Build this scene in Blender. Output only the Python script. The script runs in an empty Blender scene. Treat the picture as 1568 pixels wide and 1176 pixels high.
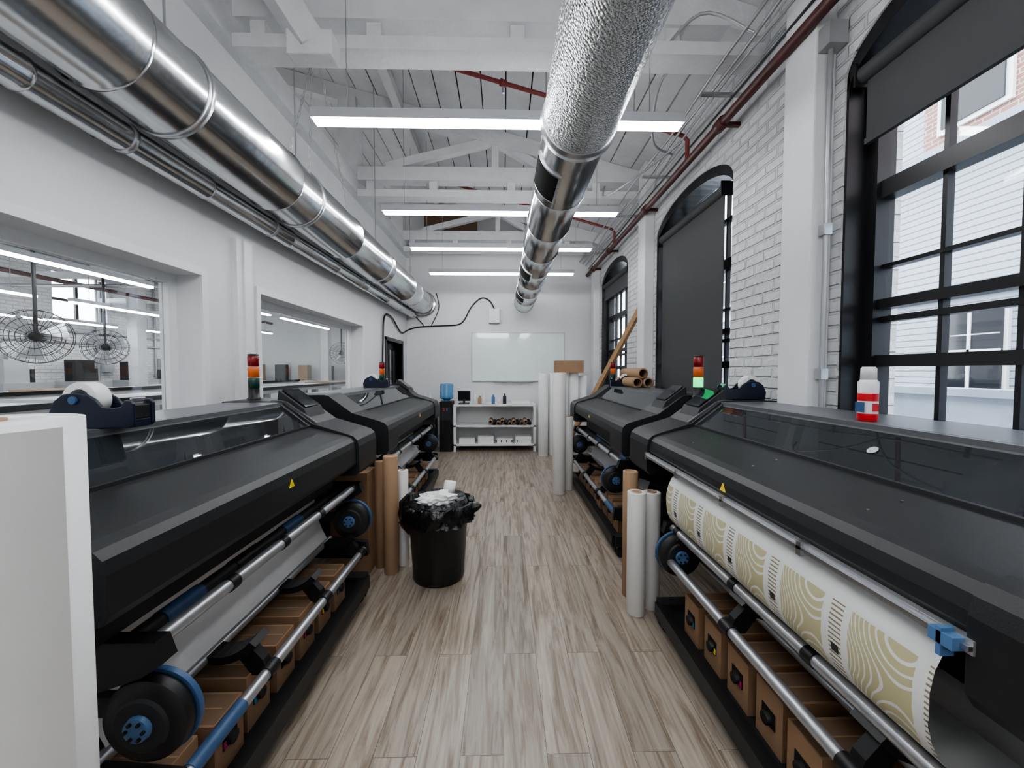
import bpy, bmesh, math, random
from mathutils import Vector, Matrix
random.seed(7)
S=bpy.context.scene
H=1.55
# ---------------- materials ----------------
def mat(name,col,rough=.5,metal=0,spec=None,noise=None,bump=None,emit=None,coat=0,var=None):
    m=bpy.data.materials.new(name); m.use_nodes=True
    nt=m.node_tree; b=nt.nodes['Principled BSDF']
    b.inputs['Base Color'].default_value=(*col,1); b.inputs['Roughness'].default_value=rough
    b.inputs['Metallic'].default_value=metal
    if coat: b.inputs['Coat Weight'].default_value=coat; b.inputs['Coat Roughness'].default_value=.05
    if spec is not None: b.inputs['Specular IOR Level'].default_value=spec
    if emit:
        b.inputs['Emission Color'].default_value=(*emit[0],1); b.inputs['Emission Strength'].default_value=emit[1]
    tc=nt.nodes.new('ShaderNodeTexCoord')
    sc,amt=var if var else (3.0,.05)
    n=nt.nodes.new('ShaderNodeTexNoise'); n.inputs['Scale'].default_value=sc; n.inputs['Detail'].default_value=5
    nt.links.new(tc.outputs['Object'],n.inputs['Vector'])
    mx=nt.nodes.new('ShaderNodeMix'); mx.data_type='RGBA'
    mx.inputs[6].default_value=(*[c*(1-amt) for c in col],1); mx.inputs[7].default_value=(*[min(1,c*(1+amt)) for c in col],1)
    nt.links.new(n.outputs['Fac'],mx.inputs[0]); nt.links.new(mx.outputs[2],b.inputs['Base Color'])
    if bump:
        bn=nt.nodes.new('ShaderNodeTexNoise'); bn.inputs['Scale'].default_value=bump[0]; bn.inputs['Detail'].default_value=4
        nt.links.new(tc.outputs['Object'],bn.inputs['Vector'])
        bp=nt.nodes.new('ShaderNodeBump'); bp.inputs['Strength'].default_value=bump[1]; bp.inputs['Distance'].default_value=.01
        nt.links.new(bn.outputs['Fac'],bp.inputs['Height']); nt.links.new(bp.outputs['Normal'],b.inputs['Normal'])
    return m
M={}
M['wall']=mat('wall_paint',(.72,.725,.735),.5,bump=(12,.06))
M['trim']=mat('trim_paint',(.77,.775,.785),.4)
M['timber']=mat('painted_timber',(.68,.685,.695),.5,bump=(18,.6),var=(6,.12))
M['plank']=mat('ceiling_plank_paint',(.64,.645,.655),.55,bump=(14,.5),var=(5,.15))
M['gap']=mat('roof_gap_dark',(.01,.01,.01),.9)
M['duct']=mat('galvanised_steel',(.62,.63,.64),.2,1,bump=(5,.25),var=(4,.2))
M['steel']=mat('brushed_steel',(.56,.57,.59),.3,1)
M['alu']=mat('aluminium_tube',(.52,.53,.55),.33,.75)
M['blk']=mat('black_plastic',(.012,.012,.013),.42)
M['matte']=mat('matte_black',(.004,.004,.004),.9)
M['hood']=mat('hood_plastic',(.017,.018,.020),.42,bump=(300,.08))
M['deck']=mat('deck_plastic',(.12,.125,.135),.33)
M['dark']=mat('charcoal_metal',(.022,.023,.026),.5)
M['winframe']=mat('black_window_paint',(.014,.014,.016),.35)
M['blue']=mat('blue_plastic',(.05,.11,.23),.4)
M['lblue']=mat('light_blue_plastic',(.09,.19,.36),.4)
M['navy']=mat('navy_plastic',(.006,.011,.030),.35)
M['card']=mat('cardboard',(.33,.205,.120),.8,var=(8,.15))
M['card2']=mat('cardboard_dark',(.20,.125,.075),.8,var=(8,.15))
M['kraft']=mat('kraft_core',(.38,.245,.15),.75)
M['paper']=mat('white_paper',(.78,.775,.77),.6)
M['paper2']=mat('offwhite_vinyl',(.72,.71,.69),.4)
M['grey']=mat('light_grey_sheet',(.5,.51,.53),.4,.2)
M['red']=mat('red_plastic',(.5,.01,.02),.3,emit=((1,.04,.04),.04))
M['redoff']=mat('red_lens_off',(.22,.006,.01),.25)
M['amber']=mat('amber_lens',(.55,.11,.015),.3,emit=((1,.25,.03),.02))
M['green']=mat('green_lens',(.02,.5,.15),.3,emit=((.03,1,.30),.8))
M['greend']=mat('green_lens_off',(.006,.05,.035),.3)
M['redpipe']=mat('red_iron_pipe',(.075,.018,.018),.45,var=(9,.4))
M['redbr']=mat('red_branch_pipe',(.22,.035,.035),.45,var=(9,.3))
M['conduit']=mat('conduit_grey',(.42,.42,.43),.4,.6)
M['blind']=mat('blind_fabric',(.070,.071,.075),.8)
M['yellow']=mat('yellow_label',(.9,.7,.02),.5)
M['magenta']=mat('magenta_label',(.5,.02,.18),.5)
M['cyan']=mat('cyan_label',(.02,.3,.5),.5)
M['bag']=mat('bin_bag',(.008,.008,.009),.2,bump=(22,.9))
M['binp']=mat('bin_plastic',(.010,.010,.011),.3)
M['wood']=mat('timber_pole',(.40,.25,.13),.6,var=(12,.25))
M['water']=mat('water_bottle_blue',(.10,.26,.45),.1)
M['screen']=mat('display_glass',(.02,.022,.026),.06)
M['board']=mat('glass_whiteboard',(.76,.87,.83),.05,coat=.6)
M['lamp']=mat('led_diffuser',(.95,.95,.95),.5,emit=((.96,.98,1.0),21))
M['lamp2']=mat('hall_led_diffuser',(.95,.95,.95),.5,emit=((.96,.98,1.0),12))
M['brown']=mat('plywood_panel',(.14,.085,.05),.7)
M['asph']=mat('asphalt',(.12,.12,.12),.9)

def node_mat(name):
    m=bpy.data.materials.new(name); m.use_nodes=True
    return m,m.node_tree,m.node_tree.nodes['Principled BSDF']
def N(nt,t,**k):
    n=nt.nodes.new('ShaderNode'+t)
    for a,b in k.items(): setattr(n,a,b)
    return n
# floor
m,nt,b=node_mat('laminate_planks'); M['floor']=m
tc=N(nt,'TexCoord'); mp=N(nt,'Mapping'); mp.inputs['Rotation'].default_value=(0,0,math.pi/2)
nt.links.new(tc.outputs['Object'],mp.inputs['Vector'])
br=N(nt,'TexBrick'); br.offset=.37; br.offset_frequency=2; br.inputs['Scale'].default_value=1
br.inputs['Brick Width'].default_value=1.5; br.inputs['Row Height'].default_value=.175
br.inputs['Mortar Size'].default_value=.0012; br.inputs['Mortar Smooth'].default_value=0
br.inputs['Color1'].default_value=(0,0,0,1); br.inputs['Color2'].default_value=(1,1,1,1); br.inputs['Mortar'].default_value=(.5,.5,.5,1)
nt.links.new(mp.outputs[0],br.inputs['Vector'])
def grain(sx,sy,scale,dist,det):
    sc=N(nt,'VectorMath',operation='MULTIPLY'); sc.inputs[1].default_value=(sx,sy,1)
    nt.links.new(tc.outputs['Object'],sc.inputs[0])
    off=N(nt,'VectorMath',operation='MULTIPLY'); off.inputs[1].default_value=(17,31,5)
    nt.links.new(br.outputs['Color'],off.inputs[0])
    ad=N(nt,'VectorMath',operation='ADD'); nt.links.new(sc.outputs[0],ad.inputs[0]); nt.links.new(off.outputs[0],ad.inputs[1])
    no=N(nt,'TexNoise'); no.inputs['Scale'].default_value=scale; no.inputs['Detail'].default_value=det; no.inputs['Roughness'].default_value=.62; no.inputs['Distortion'].default_value=dist
    nt.links.new(ad.outputs[0],no.inputs['Vector']); return no
no=grain(14,1.0,1.5,1.3,8); no2=grain(70,2.2,1.2,.5,4)
mg=N(nt,'Math',operation='MULTIPLY_ADD'); mg.inputs[1].default_value=.24; nt.links.new(no2.outputs['Fac'],mg.inputs[0])
ms=N(nt,'Math',operation='SUBTRACT'); ms.inputs[1].default_value=.12; nt.links.new(no.outputs['Fac'],ms.inputs[0]); nt.links.new(ms.outputs[0],mg.inputs[2])
cr=N(nt,'ValToRGB'); e=cr.color_ramp.elements
e[0].position=.28; e[0].color=(.125,.092,.070,1); e[1].position=.72; e[1].color=(.44,.39,.335,1)
x=cr.color_ramp.elements.new(.41); x.color=(.235,.190,.152,1)
x=cr.color_ramp.elements.new(.53); x.color=(.345,.297,.250,1)
nt.links.new(mg.outputs[0],cr.inputs[0])
hs=N(nt,'HueSaturation'); hs.inputs['Saturation'].default_value=1.08
ma=N(nt,'Math',operation='MULTIPLY_ADD'); ma.inputs[1].default_value=.26; ma.inputs[2].default_value=.88
nt.links.new(br.outputs['Color'],ma.inputs[0]); nt.links.new(ma.outputs[0],hs.inputs['Value']); nt.links.new(cr.outputs[0],hs.inputs['Color'])
mx=N(nt,'Mix',data_type='RGBA'); mx.inputs[7].default_value=(.11,.085,.065,1)
nt.links.new(br.outputs['Fac'],mx.inputs[0]); nt.links.new(hs.outputs[0],mx.inputs[6]); nt.links.new(mx.outputs[2],b.inputs['Base Color'])
b.inputs['Roughness'].default_value=.31
bp=N(nt,'Bump'); bp.inputs['Strength'].default_value=.12; bp.inputs['Distance'].default_value=.005
nt.links.new(no.outputs['Fac'],bp.inputs['Height']); nt.links.new(bp.outputs[0],b.inputs['Normal'])
# painted brick (wall in YZ plane)
def brickmat(name,c1,c2,mo,bs=.9,msz=.012,bw=.21,rh=.075):
    m,nt,b=node_mat(name)
    tc=N(nt,'TexCoord'); sp=N(nt,'SeparateXYZ'); cb=N(nt,'CombineXYZ')
    nt.links.new(tc.outputs['Object'],sp.inputs[0]); nt.links.new(sp.outputs['Y'],cb.inputs['X']); nt.links.new(sp.outputs['Z'],cb.inputs['Y'])
    no=N(nt,'TexNoise'); no.inputs['Scale'].default_value=6; nt.links.new(tc.outputs['Object'],no.inputs['Vector'])
    sc=N(nt,'VectorMath',operation='SCALE'); sc.inputs['Scale'].default_value=.012; nt.links.new(no.outputs['Color'],sc.inputs[0])
    ad=N(nt,'VectorMath',operation='ADD'); nt.links.new(cb.outputs[0],ad.inputs[0]); nt.links.new(sc.outputs[0],ad.inputs[1])
    br=N(nt,'TexBrick'); br.inputs['Scale'].default_value=1; br.inputs['Brick Width'].default_value=bw; br.inputs['Row Height'].default_value=rh
    br.inputs['Mortar Size'].default_value=msz; br.inputs['Mortar Smooth'].default_value=.6
    br.inputs['Color1'].default_value=(*c1,1); br.inputs['Color2'].default_value=(*c2,1); br.inputs['Mortar'].default_value=(*mo,1)
    nt.links.new(ad.outputs[0],br.inputs['Vector']); nt.links.new(br.outputs['Color'],b.inputs['Base Color'])
    n2=N(nt,'TexNoise'); n2.inputs['Scale'].default_value=28; n2.inputs['Detail'].default_value=6; nt.links.new(tc.outputs['Object'],n2.inputs['Vector'])
    mm=N(nt,'Math',operation='MULTIPLY_ADD'); mm.inputs[1].default_value=-1.0
    nt.links.new(br.outputs['Fac'],mm.inputs[0]); nt.links.new(n2.outputs['Fac'],mm.inputs[2])
    bp=N(nt,'Bump'); bp.inputs['Strength'].default_value=bs; bp.inputs['Distance'].default_value=.012
    nt.links.new(mm.outputs[0],bp.inputs['Height']); nt.links.new(bp.outputs[0],b.inputs['Normal']); b.inputs['Roughness'].default_value=.5
    return m
M['brick']=brickmat('white_painted_brick',(.72,.725,.735),(.69,.695,.705),(.62,.625,.63),.9,.012)
M['redbrick']=brickmat('red_brick',(.30,.14,.11),(.24,.12,.10),(.42,.40,.38),.4)
M['siding']=brickmat('grey_clapboard',(.38,.41,.46),(.38,.41,.46),(.15,.17,.21),.5,.013,50,.11)
M['slab']=mat('pale_concrete',(.32,.36,.42),.8,var=(3,.2))
# foil bubble
m,nt,b=node_mat('foil_bubble_wrap'); M['foil']=m
b.inputs['Base Color'].default_value=(.62,.63,.64,1); b.inputs['Metallic'].default_value=1; b.inputs['Roughness'].default_value=.27
tc=N(nt,'TexCoord'); vo=N(nt,'TexVoronoi'); vo.inputs['Scale'].default_value=85; nt.links.new(tc.outputs['Object'],vo.inputs['Vector'])
bp=N(nt,'Bump'); bp.inputs['Strength'].default_value=.9; bp.inputs['Distance'].default_value=.010; bp.invert=True
nt.links.new(vo.outputs['Distance'],bp.inputs['Height']); nt.links.new(bp.outputs[0],b.inputs['Normal'])
# window glass
m=bpy.data.materials.new('window_glass'); m.use_nodes=True; nt=m.node_tree; nt.nodes.clear(); M['glass']=m
o=N(nt,'OutputMaterial'); mxs=N(nt,'MixShader'); lw=N(nt,'LayerWeight'); lw.inputs[0].default_value=.5
pw=N(nt,'Math',operation='POWER'); pw.inputs[1].default_value=4.5; nt.links.new(lw.outputs['Facing'],pw.inputs[0])
fa=N(nt,'Math',operation='MULTIPLY_ADD'); fa.inputs[1].default_value=.93; fa.inputs[2].default_value=.045; nt.links.new(pw.outputs[0],fa.inputs[0])
tr=N(nt,'BsdfTransparent'); tr.inputs[0].default_value=(.95,.97,.98,1); gl=N(nt,'BsdfGlossy'); gl.inputs['Roughness'].default_value=.01
nt.links.new(fa.outputs[0],mxs.inputs[0]); nt.links.new(tr.outputs[0],mxs.inputs[1]); nt.links.new(gl.outputs[0],mxs.inputs[2]); nt.links.new(mxs.outputs[0],o.inputs[0])
M['lid']=mat('smoked_lid',(.022,.026,.030),.02,spec=.75,var=(2.5,.8))
# printed media
m,nt,b=node_mat('printed_media'); M['print']=m
tc=N(nt,'TexCoord'); sp=N(nt,'SeparateXYZ'); nt.links.new(tc.outputs['Object'],sp.inputs[0])
def math_(op,a,bv=None,c=None):
    n=N(nt,'Math',operation=op)
    for i,v in enumerate((a,bv,c)):
        if v is None: continue
        if isinstance(v,(int,float)): n.inputs[i].default_value=v
        else: nt.links.new(v,n.inputs[i])
    return n.outputs[0]
Y=sp.outputs['Y']; Z=sp.outputs['Z']
per=math_('FRACT',math_('MULTIPLY',Y,1/.25))
gold=math_('GREATER_THAN',per,.30)
gold=math_('MULTIPLY',gold,math_('LESS_THAN',per,.96))
# nested contour waves repeated identically in every tile
cell=math_('SUBTRACT',per,.63)
wavez=math_('SINE',math_('MULTIPLY',Z,26))
arc=math_('ADD',math_('MULTIPLY',math_('ADD',cell,math_('MULTIPLY',wavez,.16)),9.5),math_('MULTIPLY',math_('POWER',math_('MULTIPLY',math_('ABSOLUTE',cell),2.0),2),6))
cont=math_('GREATER_THAN',math_('FRACT',arc),.27)
gold=math_('MULTIPLY',gold,cont)
inz=math_('MULTIPLY',math_('LESS_THAN',Z,.905),math_('GREATER_THAN',Z,.67))
gold=math_('MULTIPLY',gold,inz)
ladder=math_('MULTIPLY',math_('GREATER_THAN',per,.04),math_('LESS_THAN',per,.20))
ladder=math_('MULTIPLY',ladder,math_('GREATER_THAN',math_('FRACT',math_('MULTIPLY',Z,75)),.62))
ladder=math_('MULTIPLY',ladder,inz)
sq=math_('MULTIPLY',math_('GREATER_THAN',per,.07),math_('LESS_THAN',per,.17))
sq=math_('MULTIPLY',sq,math_('LESS_THAN',math_('ABSOLUTE',math_('SUBTRACT',Z,.775)),.013))
m1=N(nt,'Mix',data_type='RGBA'); m1.inputs[6].default_value=(.74,.74,.73,1); m1.inputs[7].default_value=(.52,.48,.29,1); nt.links.new(gold,m1.inputs[0])
m2=N(nt,'Mix',data_type='RGBA'); m2.inputs[7].default_value=(.26,.23,.15,1); nt.links.new(ladder,m2.inputs[0]); nt.links.new(m1.outputs[2],m2.inputs[6])
m3=N(nt,'Mix',data_type='RGBA'); m3.inputs[7].default_value=(.03,.03,.03,1); nt.links.new(sq,m3.inputs[0]); nt.links.new(m2.outputs[2],m3.inputs[6])
nt.links.new(m3.outputs[2],b.inputs['Base Color']); b.inputs['Roughness'].default_value=.5

# ---------------- mesh builder ----------------
class MB:
    def __init__(s,sx=1): s.v=[];s.f=[];s.mi=[];s.sm=[];s.mats=[];s.sx=sx
    def add(s,vs,fs,m,smooth=False):
        o=len(s.v); s.v+= [(p[0]*s.sx,p[1],p[2]) for p in vs]
        mm=M[m]
        if mm not in s.mats: s.mats.append(mm)
        k=s.mats.index(mm)
        for f in fs: s.f.append([i+o for i in f]); s.mi.append(k); s.sm.append(smooth)
    def box(s,x0,x1,y0,y1,z0,z1,m):
        s.add([(x,y,z) for x in (x0,x1) for y in (y0,y1) for z in (z0,z1)],
              [(0,1,3,2),(4,6,7,5),(0,4,5,1),(2,3,7,6),(0,2,6,4),(1,5,7,3)],m)
    def prism(s,prof,t0,t1,m,axis='y',smooth=False):
        def P(a,b,t): return (a,t,b) if axis=='y' else ((t,a,b) if axis=='x' else (a,b,t))
        n=len(prof); vs=[P(a,b,t0) for a,b in prof]+[P(a,b,t1) for a,b in prof]
        fs=[(i,(i+1)%n,n+(i+1)%n,n+i) for i in range(n)]
        s.add(vs,fs+[tuple(range(n)),tuple(range(2*n-1,n-1,-1))],m,smooth)
    def sheet(s,prof,t0,t1,m,nt=12,axis='y'):
        vs=[];fs=[]; n=len(prof)
        for k in range(nt+1):
            t=t0+(t1-t0)*k/nt
            for a,b in prof: vs.append((a,t,b))
        for k in range(nt):
            for i in range(n-1): fs.append((k*n+i,k*n+i+1,(k+1)*n+i+1,(k+1)*n+i))
        s.add(vs,fs,m,True)
    def lathe(s,o,d,prof,m,seg=24,caps=True,wob=None,smooth=True):
        o=Vector(o); d=Vector(d).normalized()
        a=Vector((0,0,1)) if abs(d.z)<.9 else Vector((1,0,0))
        u=d.cross(a).normalized(); w=d.cross(u)
        vs=[];fs=[]
        for j,(t,r) in enumerate(prof):
            for i in range(seg):
                an=2*math.pi*i/seg; rr=r*(wob(an,j) if wob else 1)
                vs.append(tuple(o+d*t+(u*math.cos(an)+w*math.sin(an))*rr))
        for j in range(len(prof)-1):
            for i in range(seg):
                k=(i+1)%seg; fs.append((j*seg+i,j*seg+k,(j+1)*seg+k,(j+1)*seg+i))
        s.add(vs,fs,m,smooth)
        if caps:
            s.add(vs[:seg],[tuple(range(seg))],m); s.add(vs[-seg:],[tuple(range(seg))],m)
    def cyl(s,p0,p1,r,m,seg=16,r2=None,caps=True):
        p0=Vector(p0);p1=Vector(p1); s.lathe(p0,p1-p0,[(0,r),((p1-p0).length,r if r2 is None else r2)],m,seg,caps)
    def path(s,pts,r,m,seg=8,sub=0):
        P=[Vector(p) for p in pts]
        if sub:
            Q=[]
            for i in range(len(P)-1):
                a=P[max(i-1,0)];b=P[i];c=P[i+1];d=P[min(i+2,len(P)-1)]
                for k in range(sub):
                    t=k/sub; Q.append(.5*((2*b)+(c-a)*t+(2*a-5*b+4*c-d)*t*t+(3*b-a-3*c+d)*t**3))
            Q.append(P[-1]); P=Q
        vs=[];fs=[];u=None
        for i,p in enumerate(P):
            d=(P[min(i+1,len(P)-1)]-P[max(i-1,0)]).normalized()
            if u is None:
                a=Vector((0,0,1)) if abs(d.z)<.9 else Vector((1,0,0)); u=d.cross(a).normalized()
            u=(u-d*u.dot(d)).normalized(); w=d.cross(u)
            for k in range(seg):
                an=2*math.pi*k/seg; vs.append(tuple(p+(u*math.cos(an)+w*math.sin(an))*r))
        for j in range(len(P)-1):
            for i in range(seg):
                k=(i+1)%seg; fs.append((j*seg+i,j*seg+k,(j+1)*seg+k,(j+1)*seg+i))
        s.add(vs,fs,m,True); s.add(vs[:seg],[tuple(range(seg))],m); s.add(vs[-seg:],[tuple(range(seg))],m)
    def beam(s,p0,p1,w,h,m):
        p0=Vector(p0);p1=Vector(p1);d=(p1-p0).normalized()
        a=Vector((0,0,1)) if abs(d.z)<.95 else Vector((0,1,0))
        u=d.cross(a).normalized(); q=u.cross(d)
        vs=[tuple(p+u*w/2*i+q*h/2*j) for p in (p0,p1) for i in (-1,1) for j in (-1,1)]
        s.add(vs,[(0,1,3,2),(4,6,7,5),(0,4,5,1),(2,3,7,6),(0,2,6,4),(1,5,7,3)],m)
    def finish(s,name,bevel=None,parent=None):
        me=bpy.data.meshes.new(name); me.from_pydata(s.v,[],s.f)
        for mm in s.mats: me.materials.append(mm)
        for p,k,q in zip(me.polygons,s.mi,s.sm): p.material_index=k; p.use_smooth=q
        bm=bmesh.new(); bm.from_mesh(me); bmesh.ops.recalc_face_normals(bm,faces=bm.faces); bm.to_mesh(me); bm.free()
        ob=bpy.data.objects.new(name,me); S.collection.objects.link(ob)
        if bevel:
            b=ob.modifiers.new('b','BEVEL'); b.width=bevel; b.segments=2; b.limit_method='ANGLE'; b.angle_limit=math.radians(35)
        if parent: ob.parent=parent
        return ob

XL,XR=-1.95,1.85; YB=7.85; YF=-3.0
def zc(x): return 4.6-.27*x
# ---------------- floor ----------------
a=MB(); a.box(-10.2,2.2,YF-.2,14,-.1,0,'floor'); a.finish('floor')
# ---------------- left wall ----------------
a=MB(); T=XL-.2
def seg(y0,y1,z0,z1): a.box(T,XL,y0,y1,z0,z1,'wall')
ZW=3.8
seg(YF,-1.2,0,ZW); seg(-1.2,2.54,0,1.12); seg(-1.2,2.54,2.16,ZW)
seg(2.54,3.14,0,ZW); seg(3.14,5.38,0,1.12); seg(3.14,5.38,2.16,ZW); seg(5.38,6.43,0,ZW)
seg(6.43,7.45,2.05,ZW); seg(7.45,YB,0,ZW)
a.finish('wall_left')
a=MB()
a.box(T-.05,XL+.10,YF,YB,3.8,4.0,'timber')
a.finish('trim_1')
def inwin(name,y0,y1,z0,z1):
    a=MB(); t=.06
    x0,x1=T-.01,T+.05
    a.box(x0,x1,y0,y0+t,z0,z1,'trim');a.box(x0,x1,y1-t,y1,z0,z1,'trim');a.box(x0,x1,y0+t,y1-t,z0,z0+t,'trim');a.box(x0,x1,y0+t,y1-t,z1-t,z1,'trim')
    c=.05
    a.box(XL,XL+.015,y0-c,y0,z0-c,z1+c,'trim');a.box(XL,XL+.015,y1,y1+c,z0-c,z1+c,'trim');a.box(XL,XL+.015,y0,y1,z1,z1+c,'trim');a.box(XL,XL+.03,y0,y1,z0-c,z0,'trim')
    a.box(x0+.02,x0+.026,y0+t,y1-t,z0+t,z1-t,'glass')
    a.finish(name)
inwin('window_1',-1.2,2.54,1.12,2.16); inwin('window_2',3.14,5.38,1.12,2.16)
a=MB(); a.box(XL,XL+.035,2.84,2.90,0,2.5,'trim'); a.box(XL,XL+.05,2.90,2.99,0,2.5,'trim'); a.finish('trim_2')
a=MB()
for y0,y1 in ((6.43,6.93),(6.95,7.45)):
    a.box(T+.05,T+.09,y0,y0+.09,0,2.05,'winframe');a.box(T+.05,T+.09,y1-.09,y1,0,2.05,'winframe')
    a.box(T+.05,T+.09,y0+.09,y1-.09,0,1.0,'winframe');a.box(T+.05,T+.09,y0+.09,y1-.09,1.93,2.05,'winframe')
    a.box(T+.065,T+.071,y0+.09,y1-.09,1.0,1.93,'glass')
a.box(T+.10,T+.13,6.9,6.98,.95,1.15,'steel')
a.box(T+.0,XL+.02,6.38,6.43,0,2.1,'winframe');a.box(T,XL+.02,7.45,7.5,0,2.1,'winframe');a.box(T,XL+.02,6.38,7.5,2.05,2.11,'winframe')
a.finish('door_1')
# ---------------- right wall ----------------
wins=[(.55,2.10),(3.12,4.68),(5.75,7.28)]
SILL,SPR,RISE,ZT=1.0,3.12,.28,4.12
a=MB(); X0,X1=XR,XR+.33
def arch(y0,y1,y):
    c=(y0+y1)/2;h=(y1-y0)/2; return SPR+RISE*math.sqrt(max(0,1-((y-c)/h)**2))
yy=YF
for (y0,y1) in wins:
    a.box(X0,X1,yy,y0,0,ZT,'brick'); a.box(X0,X1,y0,y1,0,SILL,'brick')
    n=24
    for i in range(n):
        c=(y0+y1)/2;h=(y1-y0)/2
        p=c-h*math.cos(math.pi*i/n); q=c-h*math.cos(math.pi*(i+1)/n)
        a.prism([(p,arch(y0,y1,p)),(q,arch(y0,y1,q)),(q,ZT),(p,ZT)],X0,X1,'brick',axis='x')
    yy=y1
a.box(X0,X1,yy,YB,0,ZT,'brick')
a.finish('wall_right')
for k,(y0,y1) in enumerate(wins):
    a=MB(); fx0,fx1=XR+.14,XR+.22; t=.075
    c=(y0+y1)/2;h=(y1-y0)/2
    a.box(fx0-.02,fx1,y0,y0+t,SILL,SPR,'winframe'); a.box(fx0-.02,fx1,y1-t,y1,SILL,SPR,'winframe')
    a.box(XR+.01,fx0-.02,y0,y0+.015,SILL,SPR,'winframe'); a.box(XR+.01,fx0-.02,y1-.015,y1,SILL,SPR,'winframe')
    a.box(XR-.04,fx0,y0,y1,SILL-.03,SILL+.01,'winframe')
    a.box(fx0,fx1,y0+t,y1-t,SILL,SILL+.09,'winframe')
    n=20
    for i in range(n):
        p=c-h*math.cos(math.pi*i/n); q=c-h*math.cos(math.pi*(i+1)/n)
        zp,zq=arch(y0,y1,p),arch(y0,y1,q)
        a.prism([(p,zp-.09),(q,zq-.09),(q,zq),(p,zp)],XR+.01,fx1,'winframe',axis='x')
    for z,tt,dx in ((2.50,.09,0),(2.10,.02,.02),(1.90,.05,0),(1.82,.03,.02),(1.60,.06,0),(1.30,.03,.02),(2.9,.03,.02)):
        a.box(fx0+dx,fx1-dx*.5,y0+t,y1-t,z-tt/2,z+tt/2,'winframe')
    for j in range(1,5):
        y=y0+t+(y1-y0-2*t)*j/5; w=.010
        a.box(fx0+.025,fx1-.02,y-w,y+w,SILL+.05,SPR+.12,'winframe')
    a.box(fx0+.045,fx0+.051,y0+t*.5,y1-t*.5,SILL+.05,SPR+.18,'glass')
    a.finish('window_%d'%(k+3))
for (y0,y1,zb) in ((.62,2.04,2.76),(3.30,4.62,1.1),(5.8,7.22,2.86)):
    a=MB(); bx=XR+.05
    a.cyl((bx,y0,3.10),(bx,y1,3.10),.045,'blind',16); a.box(bx-.003,bx+.003,y0+.02,y1-.02,zb,3.1,'blind')
    a.box(bx-.012,bx+.012,y0+.02,y1-.02,zb-.03,zb,'blind')
    a.box(bx-.05,bx+.05,y0-.012,y0,3.04,3.16,'blk');a.box(bx-.05,bx+.05,y1,y1+.012,3.04,3.16,'blk')
    a.finish('roller_blind')
for i,(y0,y1) in enumerate(((2.16,2.40),(4.74,4.98),(7.4,7.62),(-.1,.15))):
    a=MB(); a.box(XR-.12,XR,y0,y1,0,zc(XR),'wall'); a.finish('trim_%d'%(i+3),.01)
a=MB()
a.prism([(-2.15,0),(2.18,0),(2.18,zc(2.18)),(-2.15,zc(-2.15))],YB,YB+.15,'wall')
a.finish('wall_back')
a=MB(); a.prism([(-10.2,0),(2.18,0),(2.18,zc(2.18)),(-10.2,zc(-10.2))],YF-.15,YF,'wall'); a.finish('wall_front')
a=MB(); a.prism([(-10.2,0),(-2.15,0),(-2.15,zc(-2.15)),(-10.2,zc(-10.2))],14,14.15,'wall'); a.box(-2.15,-2.0,YB+.15,14,0,5,'wall'); a.finish('wall_hall_back')
a=MB()
ys=[-3,1,2.2,5,6.2,9,10.2,13,14]
for i in range(8):
    if i%2==0: a.box(-10.4,-10.2,ys[i],ys[i+1],0,zc(-10.2),'brick')
    else:
        a.box(-10.4,-10.2,ys[i],ys[i+1],0,2.7,'brick'); a.box(-10.4,-10.2,ys[i],ys[i+1],3.8,zc(-10.2),'brick')
        for y in (ys[i],ys[i]+.57,ys[i+1]-.06): a.box(-10.35,-10.3,y,y+.06,2.7,3.8,'winframe')
        a.box(-10.35,-10.3,ys[i],ys[i+1],3.17,3.23,'winframe')
a.finish('wall_hall_left')
# ---------------- ceiling ----------------
a=MB(); x=2.18
while x>-10.2:
    w=.27 if x>-2.2 else .4; x2=x-w+.014
    j=random.uniform(-.004,.004)
    a.prism([(x,zc(x)+j),(x2,zc(x2)+j),(x2,zc(x2)+.03),(x,zc(x)+.03)],YF-.15,14.1,'plank'); x-=w
a.prism([(2.3,zc(2.3)+.035),(-10.4,zc(-10.4)+.035),(-10.4,zc(-10.4)+.08),(2.3,zc(2.3)+.08)],YF-.15,14.15,'gap')
a.finish('ceiling')
for i,y in enumerate((-1.9,.5,2.84,5.10,7.35,10,12.5)):
    a=MB()
    if y<8:
        a.box(XL+.1,XR,y-.09,y+.09,3.76,3.85,'timber')
        a.box(XL+.02,XR-.25,y-.08,y+.08,3.97,4.14,'timber')
        for x in (-1.7,-.9,.1,1.2): a.box(x-.05,x+.05,y-.05,y+.05,3.85,3.97,'timber')
        a.box(XL-.12,XL+.1,y-.12,y+.12,4.0,zc(XL)-.15,'timber')
        a.beam((-1.5,y-.02,4.15),(-.1,y-.02,4.5),.09,.10,'timber'); a.beam((-.1,y-.02,4.5),(.5,y-.02,4.15),.09,.10,'timber'); a.box(-.15,-.06,y-.06,y+.02,4.14,4.55,'timber')
    xs=XR if y<8 else XL-.2
    a.prism([(xs,zc(xs)-.005),(-10,zc(-10)-.005),(-10,zc(-10)-.2),(xs,zc(xs)-.2)],y-.07,y+.07,'timber')
    a.box(-10.1,XL-.2,y-.09,y+.09,3.9,4.1,'timber'); a.box(-10.1,XL-.2,y-.07,y+.07,3.25,3.35,'timber')
    for x in (-3.5,-5.5,-7.5): a.box(x-.06,x+.06,y-.06,y+.06,3.35,3.9,'timber')
    a.beam((-3,y,4.1),(-5.5,y,5.6),.1,.12,'timber');a.beam((-8,y,4.1),(-5.5,y,5.6),.1,.12,'timber')
    a.finish('roof_truss')
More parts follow.
